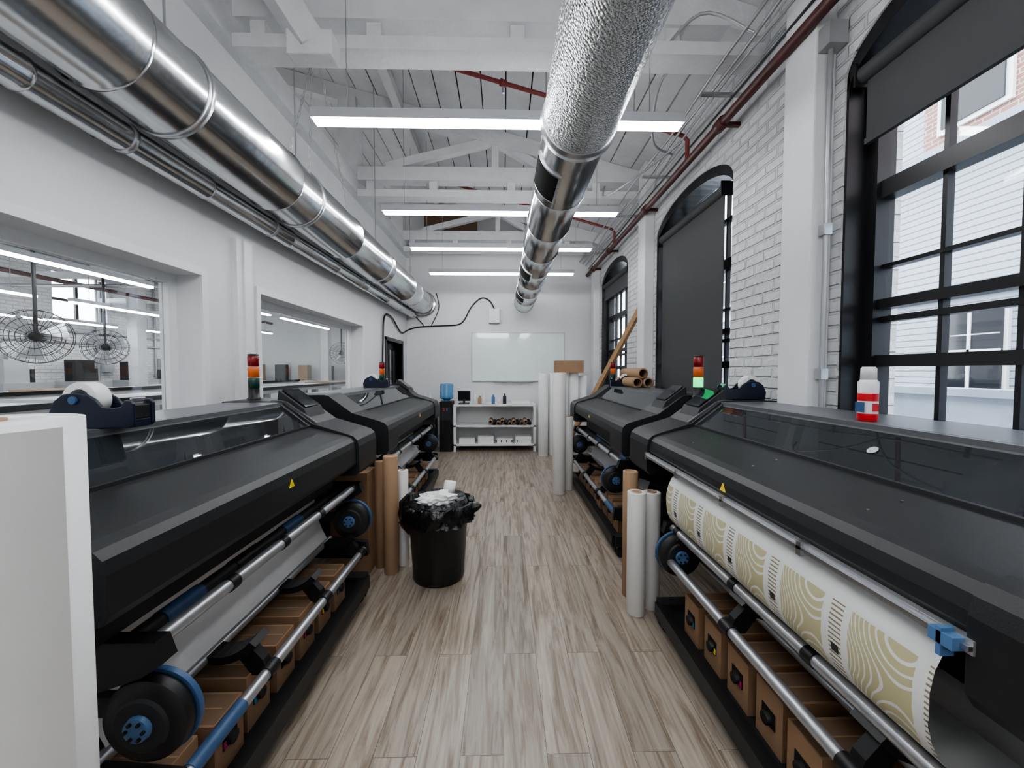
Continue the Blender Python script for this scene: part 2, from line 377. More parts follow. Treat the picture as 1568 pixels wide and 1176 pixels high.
a=MB(); a.beam((-1.28,2.70,3.72),(-1.95,2.35,4.75),.17,.17,'timber'); a.box(-1.42,-1.12,2.62,2.75,3.62,3.78,'timber'); a.finish('timber_knee_brace',.01)
for x in (-1.32,.6):
    a=MB(); a.box(x-.05,x+.05,YF,YB,zc(x)-.14,zc(x)-.02,'timber'); a.finish('ceiling_purlin')
a=MB(); a.box(-1.5,-.5,7.45,7.5,4.16,4.60,'brown'); a.finish('plywood_panel')
# ---------------- lights ----------------
for y in (-2.7,-1.4,-.1,1.2,2.55,3.97,5.13,6.42):
    a=MB(); a.box(-1.22,1.17,y-.035,y+.035,3.15,3.21,'grey'); a.box(-1.2,1.15,y-.028,y+.028,3.125,3.15,'lamp')
    for x in (-1.0,.95): a.cyl((x,y,3.21),(x,y,zc(x)-.005),.003,'conduit',6)
    a.finish('linear_led_light')
for x,z in ((-3.4,3.0),(-5.6,2.85),(-7.4,2.70),(-9.2,2.55)):
    for y in (-1.2,1.9,5.0,8.1,11.2):
        a=MB(); a.box(x-.05,x+.05,y-1.3,y+1.3,z+.03,z+.09,'grey'); a.box(x-.04,x+.04,y-1.3,y+1.3,z,z+.03,'lamp2')
        for d in (-1,1): a.cyl((x,y+d,z+.09),(x,y+d,zc(x)-.005),.005,'conduit',6)
        a.finish('linear_led_light')
# ---------------- ducts ----------------
def duct_prof(y0,y1,r,step,rib=.008):
    p=[];y=y0
    while y<y1:
        p+=[(y-y0,r),(min(y+step,y1)-.03-y0,r)]
        if y+step<y1: p+=[(y+step-.025-y0,r+rib),(y+step-.005-y0,r+rib),(y+step-.001-y0,r)]
        y+=step
    p.append((y1-y0,r)); return p
a=MB()
a.lathe((-1.60,YF+.02,2.88),(0,1,0),duct_prof(YF+.02,YB-.01,.212,1.15),'duct',48)
a.lathe((-1.60,YB-.06,2.88),(0,1,0),[(0,.212),(.0,.25),(.05,.25)],'duct',48)
for y in (1.9,3.05,4.9,6.7):
    a.lathe((-1.60,y,2.88),(0,1,0),[(0,.214),(0,.222),(.03,.222),(.03,.214)],'steel',48)
    a.cyl((-1.60,y+.015,3.10),(-1.60,y+.015,zc(-1.6)-.01),.006,'steel',6)
a.finish('air_duct')
a=MB()
a.lathe((-1.81,YF+.02,2.66),(0,1,0),duct_prof(YF+.02,YB-.01,.068,.9,.005),'duct',28)
for y in (1.9,3.05,4.9,6.7):
    a.lathe((-1.81,y,2.66),(0,1,0),[(0,.069),(0,.075),(.025,.075),(.025,.069)],'steel',28)
    a.box(XL+.001,-1.87,y,y+.02,2.655,2.665,'steel')
a.finish('small_air_duct')
a=MB(); cx,cz=.39,2.83
a.lathe((cx,YF+.02,cz),(0,1,0),[(0,.185),(1.4,.187),(1.41,.192),(1.45,.192),(1.46,.187),(3.1,.187),(3.11,.193),(3.15,.193),(3.16,.187),(4.0,.187),(4.01,.193),(4.05,.193),(4.06,.187),(4.98,.188)],'foil',48)
a.lathe((cx,1.98,cz),(0,1,0),[(0,.195),(.02,.200),(.06,.200),(.07,.18)],'steel',48)
a.lathe((cx,2.03,cz),(0,1,0),duct_prof(2.03,7.35,.178,.66,.009),'duct',48)
a.lathe((cx,7.35,cz),(0,1,0),[(0,.178),(.0,.187),(.03,.187),(.035,.17),(.05,.12),(.055,.02)],'duct',40)
for y,l in ((2.24,.34),(4.5,.36),(6.0,.36)):
    for (r,g,mm,e0,e1) in ((.192,0,'steel',188,252),(.1945,.02,'matte',192,248)):
        vs=[];fs=[];n=10
        for k in range(n+1):
            an=math.radians(e0+(e1-e0)*k/n)
            for yv in (y+g,y+l-g):
                for rr in (r,.17): vs.append((cx+rr*math.cos(an),yv,cz+rr*math.sin(an)))
        for k in range(n):
            q=k*4; fs+=[(q,q+2,q+6,q+4),(q,q+4,q+5,q+1),(q+2,q+3,q+7,q+6)]
        fs+=[(0,1,3,2),(n*4,n*4+2,n*4+3,n*4+1)]
        a.add(vs,fs,mm)
for y in (.9,2.0,3.6,5.5,7.0): 
    a.cyl((cx,y,cz+.17),(cx,y,zc(cx)-.01),.006,'steel',6)
a.finish('foil_wrapped_air_duct')
def chain(p0,p1):
    p0=Vector(p0);p1=Vector(p1);L=(p1-p0).length;n=int(L/.05)
    a=MB(); d=(p1-p0).normalized(); u=d.cross(Vector((0,1,.01))).normalized(); w=d.cross(u)
    for i in range(n):
        c=p0+d*(i+.5)*L/n; q=u if i%2 else w; pts=[c+d*.028*math.cos(t)+q*.008*math.sin(t) for t in [2*math.pi*k/10 for k in range(11)]]
        a.path(pts,.002,'conduit',5)
    return a.finish('support_chain')
chain((-1.40,2.62,3.0),(-1.32,2.80,3.78)); chain((-1.42,2.9,2.98),(-1.33,2.80,3.78)); chain((-1.42,3.6,2.98),(-1.35,2.95,3.78))
a=MB()
a.cyl((1.70,YF+.02,3.47),(1.70,YB-.01,3.47),.034,'redpipe',14)
for y in (1.3,3.0,4.6,6.2,7.3):
    a.lathe((1.70,y,3.47),(0,1,0),[(0,.034),(0,.047),(.09,.047),(.09,.034)],'redpipe',14); a.box(1.70,XR-.002,y+.03,y+.06,3.455,3.485,'redpipe')
for y in (3.6,5.95):
    a.path([(1.70,y,3.47),(1.70,y,zc(1.7)-.47),(1.66,y,zc(1.66)-.44),(-1.75,y,zc(-1.75)-.44)],.019,'redbr',10)
    for x in (-1.0,.0,.9): a.lathe((x-.03,y,zc(x-.03)-.44),(1,0,-.27),[(0,.02),(0,.03),(.06,.03),(.06,.02)],'redbr',12); a.cyl((x,y,zc(x)-.46),(x,y,zc(x)-.53),.012,'steel',8)
    for x in (-1.4,1.2): a.cyl((x,y,zc(x)-.44),(x,y,zc(x)-.01),.004,'steel',6)
a.finish('sprinkler_pipe')
a=MB()
for i,(x,z) in enumerate(((1.66,3.66),(1.60,3.70),(1.72,3.60),(1.54,3.74),(1.78,3.74))):
    pts=[(x,YF+.05,z)]
    y=YF+1
    while y<YB-.3: pts.append((x+random.uniform(-.03,.03),y,z+random.uniform(-.03,.03))); y+=.8
    a.path(pts+[(x,YB-.02,z)],.011 if i%2 else .008,'conduit' if i!=2 else 'blk',8,sub=4)
for y in (.3,1.7,2.95,4.2,5.25,6.7): a.box(1.5,XR-.002,y,y+.03,3.63,3.65,'steel')
a.finish('cable_conduits')
a=MB()
a.cyl((1.79,2.13,.4),(1.79,2.13,3.40),.013,'conduit',10)
a.box(1.74,1.84,2.08,2.155,3.30,3.42,'conduit')
a.box(1.77,1.81,2.11,2.155,2.3,2.36,'steel'); a.box(1.77,1.81,2.11,2.155,1.5,1.56,'steel')
a.finish('wall_conduit')
a=MB()
for p in ([(1.5,2.95,3.85),(1.2,2.95,3.75),(1.3,3.4,3.55),(1.6,3.7,3.6)],[(1.6,3.5,3.6),(1.35,3.9,3.5),(1.2,4.6,3.6),(1.3,5.0,3.9)],[(1.1,2.9,3.8),(1.3,2.6,3.9),(1.6,2.5,3.7)]):
    a.path(p,.01,'conduit',8,sub=6)
a.finish('loose_cables')

# ---------------- printers ----------------
def printer(side,y0,y1,t_far,t_near,zb,paper=None,disc=(None,None),boxes=(0,0),seed=1,tube_z=.77,axis_z=.57,flip=False,inset=.2,low_z=.35):
    random.seed(seed); m=MB(side)
    b0,b1=y0+t_near,y1-t_far
    m.prism([(1.78,.9),(1.78,1.33),(1.765,1.345),(1.43,1.345),(1.41,1.335),(1.40,1.30),(1.5,.9)],b0,b1,'deck')
    m.prism([(1.417,1.328),(1.238,1.188),(1.238,1.15),(1.43,1.15)],b0,b1,'lid')
    m.beam((1.418,b0,1.334),(1.418,b1,1.334),.022,.02,'deck'); m.beam((1.238,b0,1.19),(1.238,b1,1.19),.018,.018,'dark')
    for q in (0,1): 
        yq=b0+.012 if q==0 else b1-.012
        m.beam((1.425,yq,1.336),(1.235,yq,1.190),.03,.016,'hood')
    m.prism([(1.24,1.188),(1.01,1.130),(.975,1.117),(.953,1.095),(.945,1.06),(.943,zb+.03),(.955,zb+.008),(.985,zb),(1.24,zb-.02)],b0,b1,'hood')
    m.box(1.1,1.74,b0,b1,.80,.96,'dark')
    tp=[(1.80,.86),(1.80,1.335),(1.785,1.35),(1.44,1.352),(1.41,1.345),(1.22,1.205),(1.01,1.142),(.965,1.125),(.94,1.10),(.93,1.06),(.93,.90),(.95,.87)]
    if t_far: m.prism(tp,b1+.004,y1,'hood')
    if t_near: m.prism(tp,y0,b0-.004,'hood')
    if t_far: m.prism([(1.5,1.356),(1.44,1.356),(1.40,1.345),(1.21,1.212),(1.21,1.204),(1.41,1.338),(1.5,1.345)],b1+.03,b1+.045,'deck')
    yc=(b1+y1)/2 if not flip else (y0+b0)/2; wv=.12
    m.prism([(1.46,1.42),(1.30,1.30),(1.27,1.24),(1.42,1.345),(1.47,1.35)],yc-wv,yc+wv,'dark')
    m.prism([(1.448,1.424),(1.306,1.318),(1.300,1.31),(1.45,1.415)],yc-wv+.025,yc+wv-.025,'screen')
    ym=(b0+b1)/2
    m.prism([(ym,1.03),(ym+.04,1.03),(ym+.02,1.065)],.9405,.944,'yellow',axis='x')
    ya,yb=y0+.16,y1-inset
    for y in (ya,yb):
        m.box(1.38,1.56,y-.05,y+.05,.14,.88,'dark'); m.box(.93,1.74,y-.04,y+.04,.09,.17,'dark')
        for x in (.97,1.70):
            m.cyl((x,y-.045,.035),(x,y-.015,.035),.035,'blk',16); m.cyl((x,y+.015,.035),(x,y+.045,.035),.035,'blk',16); m.box(x-.02,x+.02,y-.012,y+.012,.03,.10,'steel')
            m.cyl((x,y-.02,.035),(x,y+.02,.035),.008,'steel')
        m.prism([(1.45,tube_z+.03),(.96,tube_z+.03),(.94,tube_z-.03),(1.0,tube_z-.07),(1.45,.55)],y-.025,y+.025,'blk')
        m.prism([(1.45,low_z+.10),(1.1,low_z+.07),(.92,low_z+.05),(.91,low_z-.04),(1.0,low_z-.06),(1.45,low_z-.05)],y-.02,y+.02,'blk')
    m.box(.905,.965,ya,yb,.085,.165,'blk'); m.box(.965,1.52,ya,yb,.11,.13,'dark'); m.box(1.44,1.5,ya,yb,.2,.3,'dark')
    m.box(1.42,1.46,ya,yb,.70,.82,'dark')
    m.cyl((1.0,ya,tube_z),(1.0,yb,tube_z),.023,'alu',20)
    m.cyl((1.10,ya,tube_z-.02),(1.10,yb,tube_z-.02),.026,'dark',20)
    for q in (.1,.32,.55,.85):
        yy=ya+(yb-ya)*q; m.cyl((1.10,yy,tube_z-.02),(1.10,min(yb,yy+.16),tube_z-.02),.029,'blue' if q in(.1,.55) else 'blk',20)
        if yy+.2<yb: m.cyl((1.0,yy+.16,tube_z),(1.0,yy+.20,tube_z),.027,'blk',20)
    m.cyl((.94,ya,low_z),(.94,yb,low_z),.022,'alu',20)
    m.cyl((.94,ya+.05,low_z),(.94,ya+.28,low_z),.025,'blue',20)
    for q in (.3,.62,.95):
        yy=ya+(yb-ya)*q; m.cyl((.94,yy-.03,low_z),(.94,yy+.03,low_z),.028,'blk',20)
        n=12; cx_,cz_=1.12,low_z+.25
        out=[(cx_-.20*math.cos(math.radians(40+130*k/n)),cz_-.20*math.sin(math.radians(40+130*k/n))) for k in range(n+1)]
        inn=[(cx_-.17*math.cos(math.radians(40+130*k/n)),cz_-.17*math.sin(math.radians(40+130*k/n))) for k in range(n,-1,-1)]
        m.prism(out+inn,yy-.045,yy+.045,'blk'); m.prism([(.935,low_z-.01),(1.0,low_z-.01),(1.05,low_z+.06),(1.0,low_z+.10),(.955,low_z+.05)],yy-.02,yy+.02,'blk'); m.box(1.25,1.4,yy-.015,yy+.015,low_z+.09,low_z+.13,'blk')
    m.sheet([(1.22,.82),(1.24,.74),(1.25,.66),(1.23,.58),(1.20,.50),(1.17,.44)],ya+.04,yb-.04,'paper' if side<0 else 'grey')
    m.cyl((1.17,ya,.42),(1.17,yb,.42),.02,'alu',16)
    for yd,big in disc:
        r=.12*big
        m.lathe((1.0,yd-.03,axis_z),(0,1,0),[(0,.03),(0,r*.8),(.012,r*.97),(.03,r),(.045,r*.97),(.05,r*.6),(.055,.05)],'blk',36)
        m.lathe((1.0,yd-.036,axis_z),(0,1,0),[(0,.07),(.006,.078),(.012,.078)],'dark',30)
        m.lathe((1.0,yd-.048,axis_z),(0,1,0),[(0,.01),(0,.034),(.02,.038)],'lblue',24)
        m.lathe((1.0,yd+.03,axis_z),(0,1,0),[(-.012,r),(-.012,r*1.04),(.004,r*1.04),(.004,r)],'blue',36)
        for k in range(6):
            an=k*math.pi/3; m.cyl((1.0+.024*math.cos(an),yd-.055,axis_z+.024*math.sin(an)),(1.0+.024*math.cos(an),yd-.04,axis_z+.024*math.sin(an)),.005,'blk',8)
        m.box(.99,1.42,yd+.03,yd+.06,axis_z-.03,axis_z+.03,'blk')
    if boxes[1]:
        y=boxes[0]; k=0; cols=['yellow','magenta','cyan','blk','magenta','yellow','cyan','blk']
        while y+.17<boxes[1]:
            w=.145; xo=random.uniform(0,.02); hh=.345+random.uniform(-.01,.01)
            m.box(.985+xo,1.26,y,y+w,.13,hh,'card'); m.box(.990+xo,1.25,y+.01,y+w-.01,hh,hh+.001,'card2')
            m.box(.982+xo,.985+xo,y+w/2-.036,y+w/2+.036,.21,.272,'matte'); m.lathe((.965+xo,y+w/2,.235),(1,0,0),[(0,.010),(0,.022),(.02,.026)],'blk',20)
            m.box(.979+xo,.982+xo,y+w/2-.034,y+w/2-.018,.215,.24,cols[k%8]); m.box(1.01,1.25,y+w*.48,y+w*.52,hh,hh+.002,'kraft')
            y+=w+.045; k+=1
    if paper:
        p0,p1=paper
        m.sheet([(1.03,.975),(.985,.965),(.953,.945),(.932,.90),(.922,.85),(.922,.79),(.93,.74),(.95,.70),(.985,.665),(1.05,.64),(1.2,.63)],p0,p1,'print',nt=30)
        m.box(.925,.945,b0-.02,b1,.985,1.015,'alu'); m.box(.915,.925,b0-.02,b1,.995,1.005,'steel')
        for q in (.25,.5,.75,1): m.box(.915,.94,b0+(b1-b0)*q-.02,b0+(b1-b0)*q,.975,1.02,'steel')
        m.box(.90,.95,p0-.055,p0-.01,.985,1.012,'lblue'); m.box(.90,.93,p0-.035,p0-.025,.96,1.02,'lblue')
        m.lathe((1.33,ym-.25,1.262),(-.62,0,.79),[(0,.0),(0.001,.018),(.002,.018)],'grey',20)
        for q in (.2,.5,.8):
            for xx,zz in ((1.06,1.1435),(1.16,1.169)): m.cyl((xx,b0+(b1-b0)*q,zz),(xx,b0+(b1-b0)*q,zz+.003),.004,'steel',8)
    return m.finish('large_format_printer',.006)
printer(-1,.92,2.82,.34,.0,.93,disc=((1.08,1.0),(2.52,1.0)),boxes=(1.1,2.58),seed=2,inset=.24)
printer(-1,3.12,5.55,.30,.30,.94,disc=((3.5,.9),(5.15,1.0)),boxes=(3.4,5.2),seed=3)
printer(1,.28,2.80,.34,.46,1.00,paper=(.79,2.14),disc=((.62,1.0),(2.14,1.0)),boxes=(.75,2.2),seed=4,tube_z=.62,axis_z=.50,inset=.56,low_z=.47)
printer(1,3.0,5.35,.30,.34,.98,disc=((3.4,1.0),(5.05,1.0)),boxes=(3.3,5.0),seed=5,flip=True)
def stack(x,y,z0,lit):
    a=MB(); a.lathe((x,y,z0),(0,0,1),[(0,.04),(.012,.04),(.015,.033),(.075,.033)],'blk',24)
    z=z0+.075
    for mm in (('green' if lit else 'greend'),'amber','redoff'):
        a.lathe((x,y,z),(0,0,1),[(0,.03),(.003,.034),(.068,.034),(.072,.03)],mm,24); z+=.074
    a.lathe((x,y,z),(0,0,1),[(0,.034),(.008,.034),(.012,.02)],'blk',24)
    a.finish('signal_tower_light')
stack(-1.70,2.66,1.352,False); stack(1.41,2.76,1.352,True); stack(-1.55,4.95,1.347,False); stack(1.50,5.25,1.353,False)
# ---------------- tape dispensers ----------------
def disp(x,y,z,s):
    a=MB(); f=s
    P=lambda L:[(x+f*px,z+pz) for px,pz in L]
    sd=[(-.145,0),(.13,0),(.14,.012),(.14,.085),(.128,.098),(.112,.098),(.10,.075),(.07,.07),(.03,.075),(.01,.10),(-.02,.118),(-.06,.124),(-.10,.118),(-.13,.095),(-.15,.05)]
    a.prism(P(sd),y-.045,y-.032,'navy'); a.prism(P(sd),y+.032,y+.045,'navy')
    a.prism(P([(-.145,0),(.135,0),(.135,.03),(-.145,.03)]),y-.032,y+.032,'navy')
    a.prism(P([(.06,.03),(.135,.03),(.135,.08),(.115,.085)]),y-.032,y+.032,'blk')
    a.lathe((x-f*.06,y-.028,z+.098),(0,1,0),[(0,.038),(0,.062),(.056,.062),(.056,.038),(0,.038)],'paper',36,caps=False)
    a.lathe((x-f*.06,y-.030,z+.098),(0,1,0),[(0,.01),(0,.037),(.06,.037),(.06,.01)],'blk',24)
    a.cyl((x-f*.06,y-.052,z+.098),(x-f*.06,y+.052,z+.098),.014,'blue',16)
    a.box(x+f*.118-.004,x+f*.118+.004,y-.028,y+.028,z+.09,z+.106,'steel')
    a.finish('tape_dispenser',.003)
disp(-1.44,1.42,1.347,1); disp(1.62,2.60,1.353,-1); disp(-1.5,4.6,1.347,1); disp(1.5,4.9,1.347,-1)
a=MB(); x,y,z=1.47,1.52,1.347
a.lathe((x,y,z),(0,0,1),[(0,.030),(.004,.033),(.03,.033)],'red',28); a.lathe((x,y,z+.03),(0,0,1),[(0,.033),(.05,.033)],'paper',28)
a.lathe((x,y,z+.08),(0,0,1),[(0,.0332),(.03,.0332)],'red',28); a.lathe((x,y,z+.11),(0,0,1),[(0,.033),(.045,.033),(.055,.026),(.06,.018),(.062,.018)],'paper',28)
a.lathe((x,y,z+.165),(0,0,1),[(0,.0),(0,.026),(.045,.025),(.052,.02)],'paper',28); a.box(x-.034,x-.0325,y-.02,y+.02,z+.035,z+.075,'blue')
a.box(x-.012,x+.012,y-.0345,y-.033,z+.04,z+.07,'red'); a.finish('spray_can')
# ---------------- rolls ----------------
def roll(name,x,y,r,h,mt='paper',z=0,core=True,tilt=(0,0)):
    a=MB(); d=Vector((tilt[0],tilt[1],1)).normalized()
    a.lathe((x,y,z),d,[(0,r*.55),(0,r-.002),(.003,r),(h-.003,r),(h,r-.002),(h,r*.5),(h-.05,r*.48),(h-.05,.001)],mt,40)
    a.lathe(Vector((x,y,z))+d*(h-.04),d,[(0,r*.5),(.045,r*.5),(.045,r*.42),(0,r*.42)],'kraft',30,caps=False)
    a.finish(name)
a=MB(); x,y,r,h=-.985,.715,.155,1.455
a.lathe((x,y,0),(0,0,1),[(0,.05),(0,r),(h,r),(h,.05),(h-.1,.05),(h-.1,.001)],'paper',64)
a.lathe((x,y,0),(0,0,1),[(h+.0,.055),(h+.004,.055),(h+.004,.045),(h-.05,.045)],'kraft',24,caps=False)
vs=[];n=14
for k in range(n+1):
    an=math.radians(-75+80*k/n); rr=r+.003+.010*(k/n)
    for zz in (.0,h-.01): vs.append((x+rr*math.cos(an),y+rr*math.sin(an),zz))
a.add(vs,[(2*k,2*k+1,2*k+3,2*k+2) for k in range(n)],'paper2',True)
a.finish('vinyl_media_roll')
roll('cardboard_tube',-.862,2.93,.055,.90,'kraft'); roll('paper_roll',-.80,3.05,.042,.76,'paper')
roll('cardboard_tube',-.97,3.02,.04,.84,'kraft')
roll('paper_roll',.845,2.40,.058,.78,'paper2'); roll('paper_roll',.965,2.46,.055,.76,'paper2'); roll('cardboard_tube',.87,2.60,.05,.86,'kraft')
roll('paper_roll',.70,4.80,.082,1.52,'paper2'); roll('paper_roll',.84,4.95,.06,.95,'paper2')
for (x,y,r,h) in ((.72,6.95,.09,1.5),(.91,7.0,.085,1.50),(1.09,6.95,.08,1.5),(1.27,6.95,.085,1.50),(.80,7.2,.08,1.35),(1.46,7.1,.08,1.45)):
    roll('paper_roll',x,y,r,h,'paper')
roll('paper_roll',1.0,6.55,.07,1.48,'paper2')
a=MB(); a.box(.93,1.42,6.80,7.12,1.502,1.72,'card'); a.box(.93,1.42,6.95,6.97,1.72,1.722,'kraft'); a.finish('cardboard_box',.004)
for i,(x,z) in enumerate(((1.56,1.407),(1.69,1.407),(1.625,1.515))):
    a=MB(); a.lathe((x,4.45,z),(0,1,0),[(0,.045),(0,.06),(.7,.06),(.7,.045),(0,.045)],'kraft',24,caps=False); a.finish('cardboard_tube')
a=MB(); a.beam((1.42,5.75,1.30),(1.80,4.95,2.42),.05,.07,'wood'); a.beam((1.2,6.2,.67),(1.42,5.75,1.30),.05,.07,'wood');a.beam((.97,6.68,.0),(1.2,6.2,.67),.05,.07,'wood'); a.finish('wooden_pole')
a=MB(); a.box(-1.30,-1.02,2.88,3.08,0,.78,'card'); a.box(-1.30,-1.02,2.975,2.985,.78,.782,'kraft'); a.finish('cardboard_box',.004)
# ---------------- rubbish bin ----------------
a=MB(); bx,by=-.49,2.88
a.lathe((bx,by,0),(0,0,1),[(0,.05),(0,.185),(.01,.19),(.03,.193),(.06,.192),(.50,.222),(.505,.232),(.53,.235),(.535,.22),(.45,.20),(.3,.18)],'binp',48)
def wob(an,j): return 1+ (.06*math.sin(7*an+j)+.05*math.sin(13*an+2*j)+.03*math.sin(23*an+1.3*j))*min(1,j*.45+.2)
a.lathe((bx,by,0),(0,0,1),[(.47,.20),(.53,.225),(.575,.235),(.57,.255),(.53,.268),(.49,.262),(.455,.25),(.44,.262)],'bag',96,caps=False,wob=wob)
a.lathe((bx,by,0),(0,0,1),[(.53,.23),(.60,.20),(.56,.12),(.54,.02)],'bag',64,caps=False,wob=wob)
a.lathe((bx-.20,by-.02,.33),(0,0,1),[(0,.03),(.06,.07),(.15,.09),(.24,.08),(.3,.03)],'bag',40,wob=wob)
a.lathe((bx+.20,by+.04,.49),(.8,-.2,.25),[(0,.06),(.05,.05),(.10,.03),(.13,.008)],'bag',30,wob=wob)
a.finish('rubbish_bin')
def crumple(name,c,s,mt,seed):
    random.seed(seed); bm=bmesh.new(); bmesh.ops.create_icosphere(bm,subdivisions=3,radius=1)
    for v in bm.verts:
        n=v.co.normalized(); k=1+.25*math.sin(5*n.x+seed)*math.cos(6*n.y)+.12*math.sin(14*n.z+9*n.x)+random.uniform(-.05,.05)
        v.co=Vector((n.x*s[0],n.y*s[1],n.z*s[2]))*k+Vector(c)
    me=bpy.data.meshes.new(name); bm.to_mesh(me); bm.free(); me.materials.append(M[mt]); o=bpy.data.objects.new(name,me); S.collection.objects.link(o)
crumple('crumpled_paper',(-.50,2.84,.60),(.13,.10,.045),'paper',3)
a=MB(); a.lathe((-.43,2.96,.57),(.15,.1,1),[(0,.03),(0,.045),(.12,.045),(.12,.03)],'paper',24); a.finish('small_paper_roll')
# ---------------- back area ----------------
a=MB(); x0,x1,y0,y1=-.95,.62,7.30,7.80
for z,t in ((.90,.035),(.50,.03),(.14,.03)): a.box(x0,x1,y0,y1,z-t,z,'trim')
for x in (x0,x1-.05):
    for y in (y0,y1-.05): a.box(x,x+.05,y,y+.05,0,.87,'trim')
a.box(x0,x1,y1-.02,y1-.005,.14,.87,'trim')
a.finish('storage_shelf')
a=MB()
for i in range(11):
    a.lathe((-.25+.075*i,7.33,.537+(.03 if i%3==0 else 0)),(0,1,0),[(0,.025),(0,.036),(.4,.036),(.4,.025),(0,.025)],['kraft','blk','card2'][i%3],16,caps=False)
a.finish('spare_tube_cores')
a=MB()
for i in range(4): a.box(-.85+.36*i,-.55+.36*i,7.36,7.7,.14,.24+.04*(i%2),'paper') 
for i in range(12): a.box(-.15+.1*(i%5),-.13+.1*(i%5),7.355,7.36,.17,.21,'blk')
a.finish('paper_stacks')
a=MB(); a.box(-.86,-.66,7.34,7.55,.90,.92,'blk'); a.box(-.78,-.74,7.42,7.45,.92,1.0,'blk'); a.box(-.88,-.64,7.43,7.46,.96,1.15,'blk'); a.box(-.87,-.65,7.428,7.43,.97,1.14,'screen'); a.finish('small_monitor')
for x,mt,h in ((-.55,'paper',.24),(-.46,'kraft',.16),(-.38,'paper',.26),(-.2,'lblue',.18),(-.08,'paper',.12),(.02,'blk',.2)):
    a=MB(); a.lathe((x,7.45,.90),(0,0,1),[(0,.03),(.005,.035),(h*.7,.035),(h*.85,.018),(h,.018)],mt,20); a.finish('spray_bottle')
a=MB(); a.box(.15,.5,7.4,7.7,.90,.955,'paper'); a.finish('paper_tray',.004)
a=MB(); a.box(-1.22,-.98,7.30,7.66,0,.95,'blk'); a.box(-1.20,-1.0,7.295,7.30,.60,.85,'dark'); a.cyl((-1.13,7.28,.78),(-1.13,7.28,.83),.012,'red'); a.cyl((-1.07,7.28,.78),(-1.07,7.28,.83),.012,'lblue')
a.lathe((-1.10,7.48,.95),(0,0,1),[(0,.06),(.03,.06),(.06,.125),(.12,.13),(.13,.125),(.20,.13),(.21,.125),(.30,.13),(.34,.12),(.35,.0)],'water',32)
a.finish('water_dispenser',.004)
a=MB(); a.box(-1.62,-1.32,7.35,7.7,0,.85,'blk'); a.box(-1.60,-1.34,7.345,7.35,.1,.4,'dark'); a.box(-1.60,-1.34,7.345,7.35,.45,.8,'dark'); a.finish('filing_cabinet',.004)
for x in (-1.52,-1.42): 
    a=MB(); a.lathe((x,7.5,.85),(0,0,1),[(0,.035),(.16,.035),(.2,.012),(.28,.008)],'paper',16); a.finish('squeeze_bottle')
a=MB(); a.box(-.63,1.23,YB-.03,YB-.005,1.34,2.30,'board')
for (p,q,r,s_) in ((-.645,1.245,1.325,1.34),(-.645,1.245,2.30,2.315)): a.box(p,q,YB-.035,YB-.001,r,s_,'grey')
a.box(-.645,-.63,YB-.035,YB-.001,1.34,2.3,'grey');a.box(1.23,1.245,YB-.035,YB-.001,1.34,2.3,'grey'); a.box(-.2,.6,YB-.1,YB-.03,1.32,1.335,'grey')
a.finish('whiteboard')
a=MB(); a.box(-.29,-.08,YB-.10,YB-.001,2.50,2.78,'conduit'); a.box(-.275,-.095,YB-.105,YB-.10,2.515,2.765,'grey'); a.finish('electrical_box',.004)
a=MB(); b=YB-.02
a.path([(XL+.03,6.15,1.3),(XL+.03,6.2,2.0),(XL+.03,6.3,2.42),(XL+.03,6.7,2.46),(XL+.03,7.3,2.26),(XL+.05,YB-.06,2.36),(-1.7,b,2.42),(-1.2,b,2.45),(-.85,b,2.5),(-.65,b,2.82),(-.45,b,3.0),(-.28,b,2.95),(-.18,b,2.78)],.014,'blk',8,sub=6)
a.path([(XL+.03,7.5,3.0),(XL+.05,YB-.06,2.8),(-1.6,b,2.45)],.01,'blk',8,sub=6)
a.path([(-1.45,b,2.45),(-1.3,b,2.8),(-1.35,b,3.1)],.008,'blk',8,sub=6)
a.finish('power_cable')
# ---------------- hall contents ----------------
def fan(x,y,z,r):
    a=MB(); f=Vector((.55,-.83,0)).normalized()
    a.cyl((x,y,z),(x,y,3.25),.02,'dark',10)
    o=Vector((x,y,z)); s=Vector((-f.y,f.x,0)); up=Vector((0,0,1))
    for d in (-.06,.08):
        for rr in (r,r*.72,r*.45,r*.2):
            a.path([o+f*(d*(1 if rr<r*.9 else .6))+s*rr*math.cos(t)+up*rr*math.sin(t) for t in [2*math.pi*k/28 for k in range(29)]],.004,'dark',5)
        for k in range(24):
            t=2*math.pi*k/24; a.path([o+f*d,o+f*d*.6+s*r*math.cos(t)+up*r*math.sin(t)],.0028,'dark',4)
    a.cyl(tuple(o-f*.15),tuple(o+f*.03),.06,'blk',16)
    for k in range(3):
        t=2*math.pi*k/3+.3; c=s*math.cos(t)+up*math.sin(t); q=f.cross(c)
        a.add([tuple(o+c*.05+q*.05),tuple(o+c*.05-q*.05),tuple(o+c*r*.85-q*.12+f*.03),tuple(o+c*r*.85+q*.12-f*.03)],[(0,1,2,3)],'steel')
    a.finish('industrial_fan')
fan(-6.0,5.10,1.98,.34); fan(-7.4,7.35,1.98,.32); fan(-5.2,12.5,2.1,.34)
for x in (-4.6,-7.0):
    a=MB(); a.box(x-.7,x+.7,1.0,12,1.16,1.22,'trim'); a.box(x+.68,x+.74,1.0,12,1.22,1.27,'blk')
    y=1.3
    while y<12: a.box(x-.6,x-.5,y,y+.1,0,1.16,'grey'); a.box(x+.5,x+.6,y,y+.1,0,1.16,'grey'); y+=1.75
    for k in range(5): a.box(x-.5,x+.4,2+k*2,2.8+k*2,1.22,1.25,'grey' if k%2 else 'card')
    a.finish('screen_print_table')
random.seed(11)
a=MB()
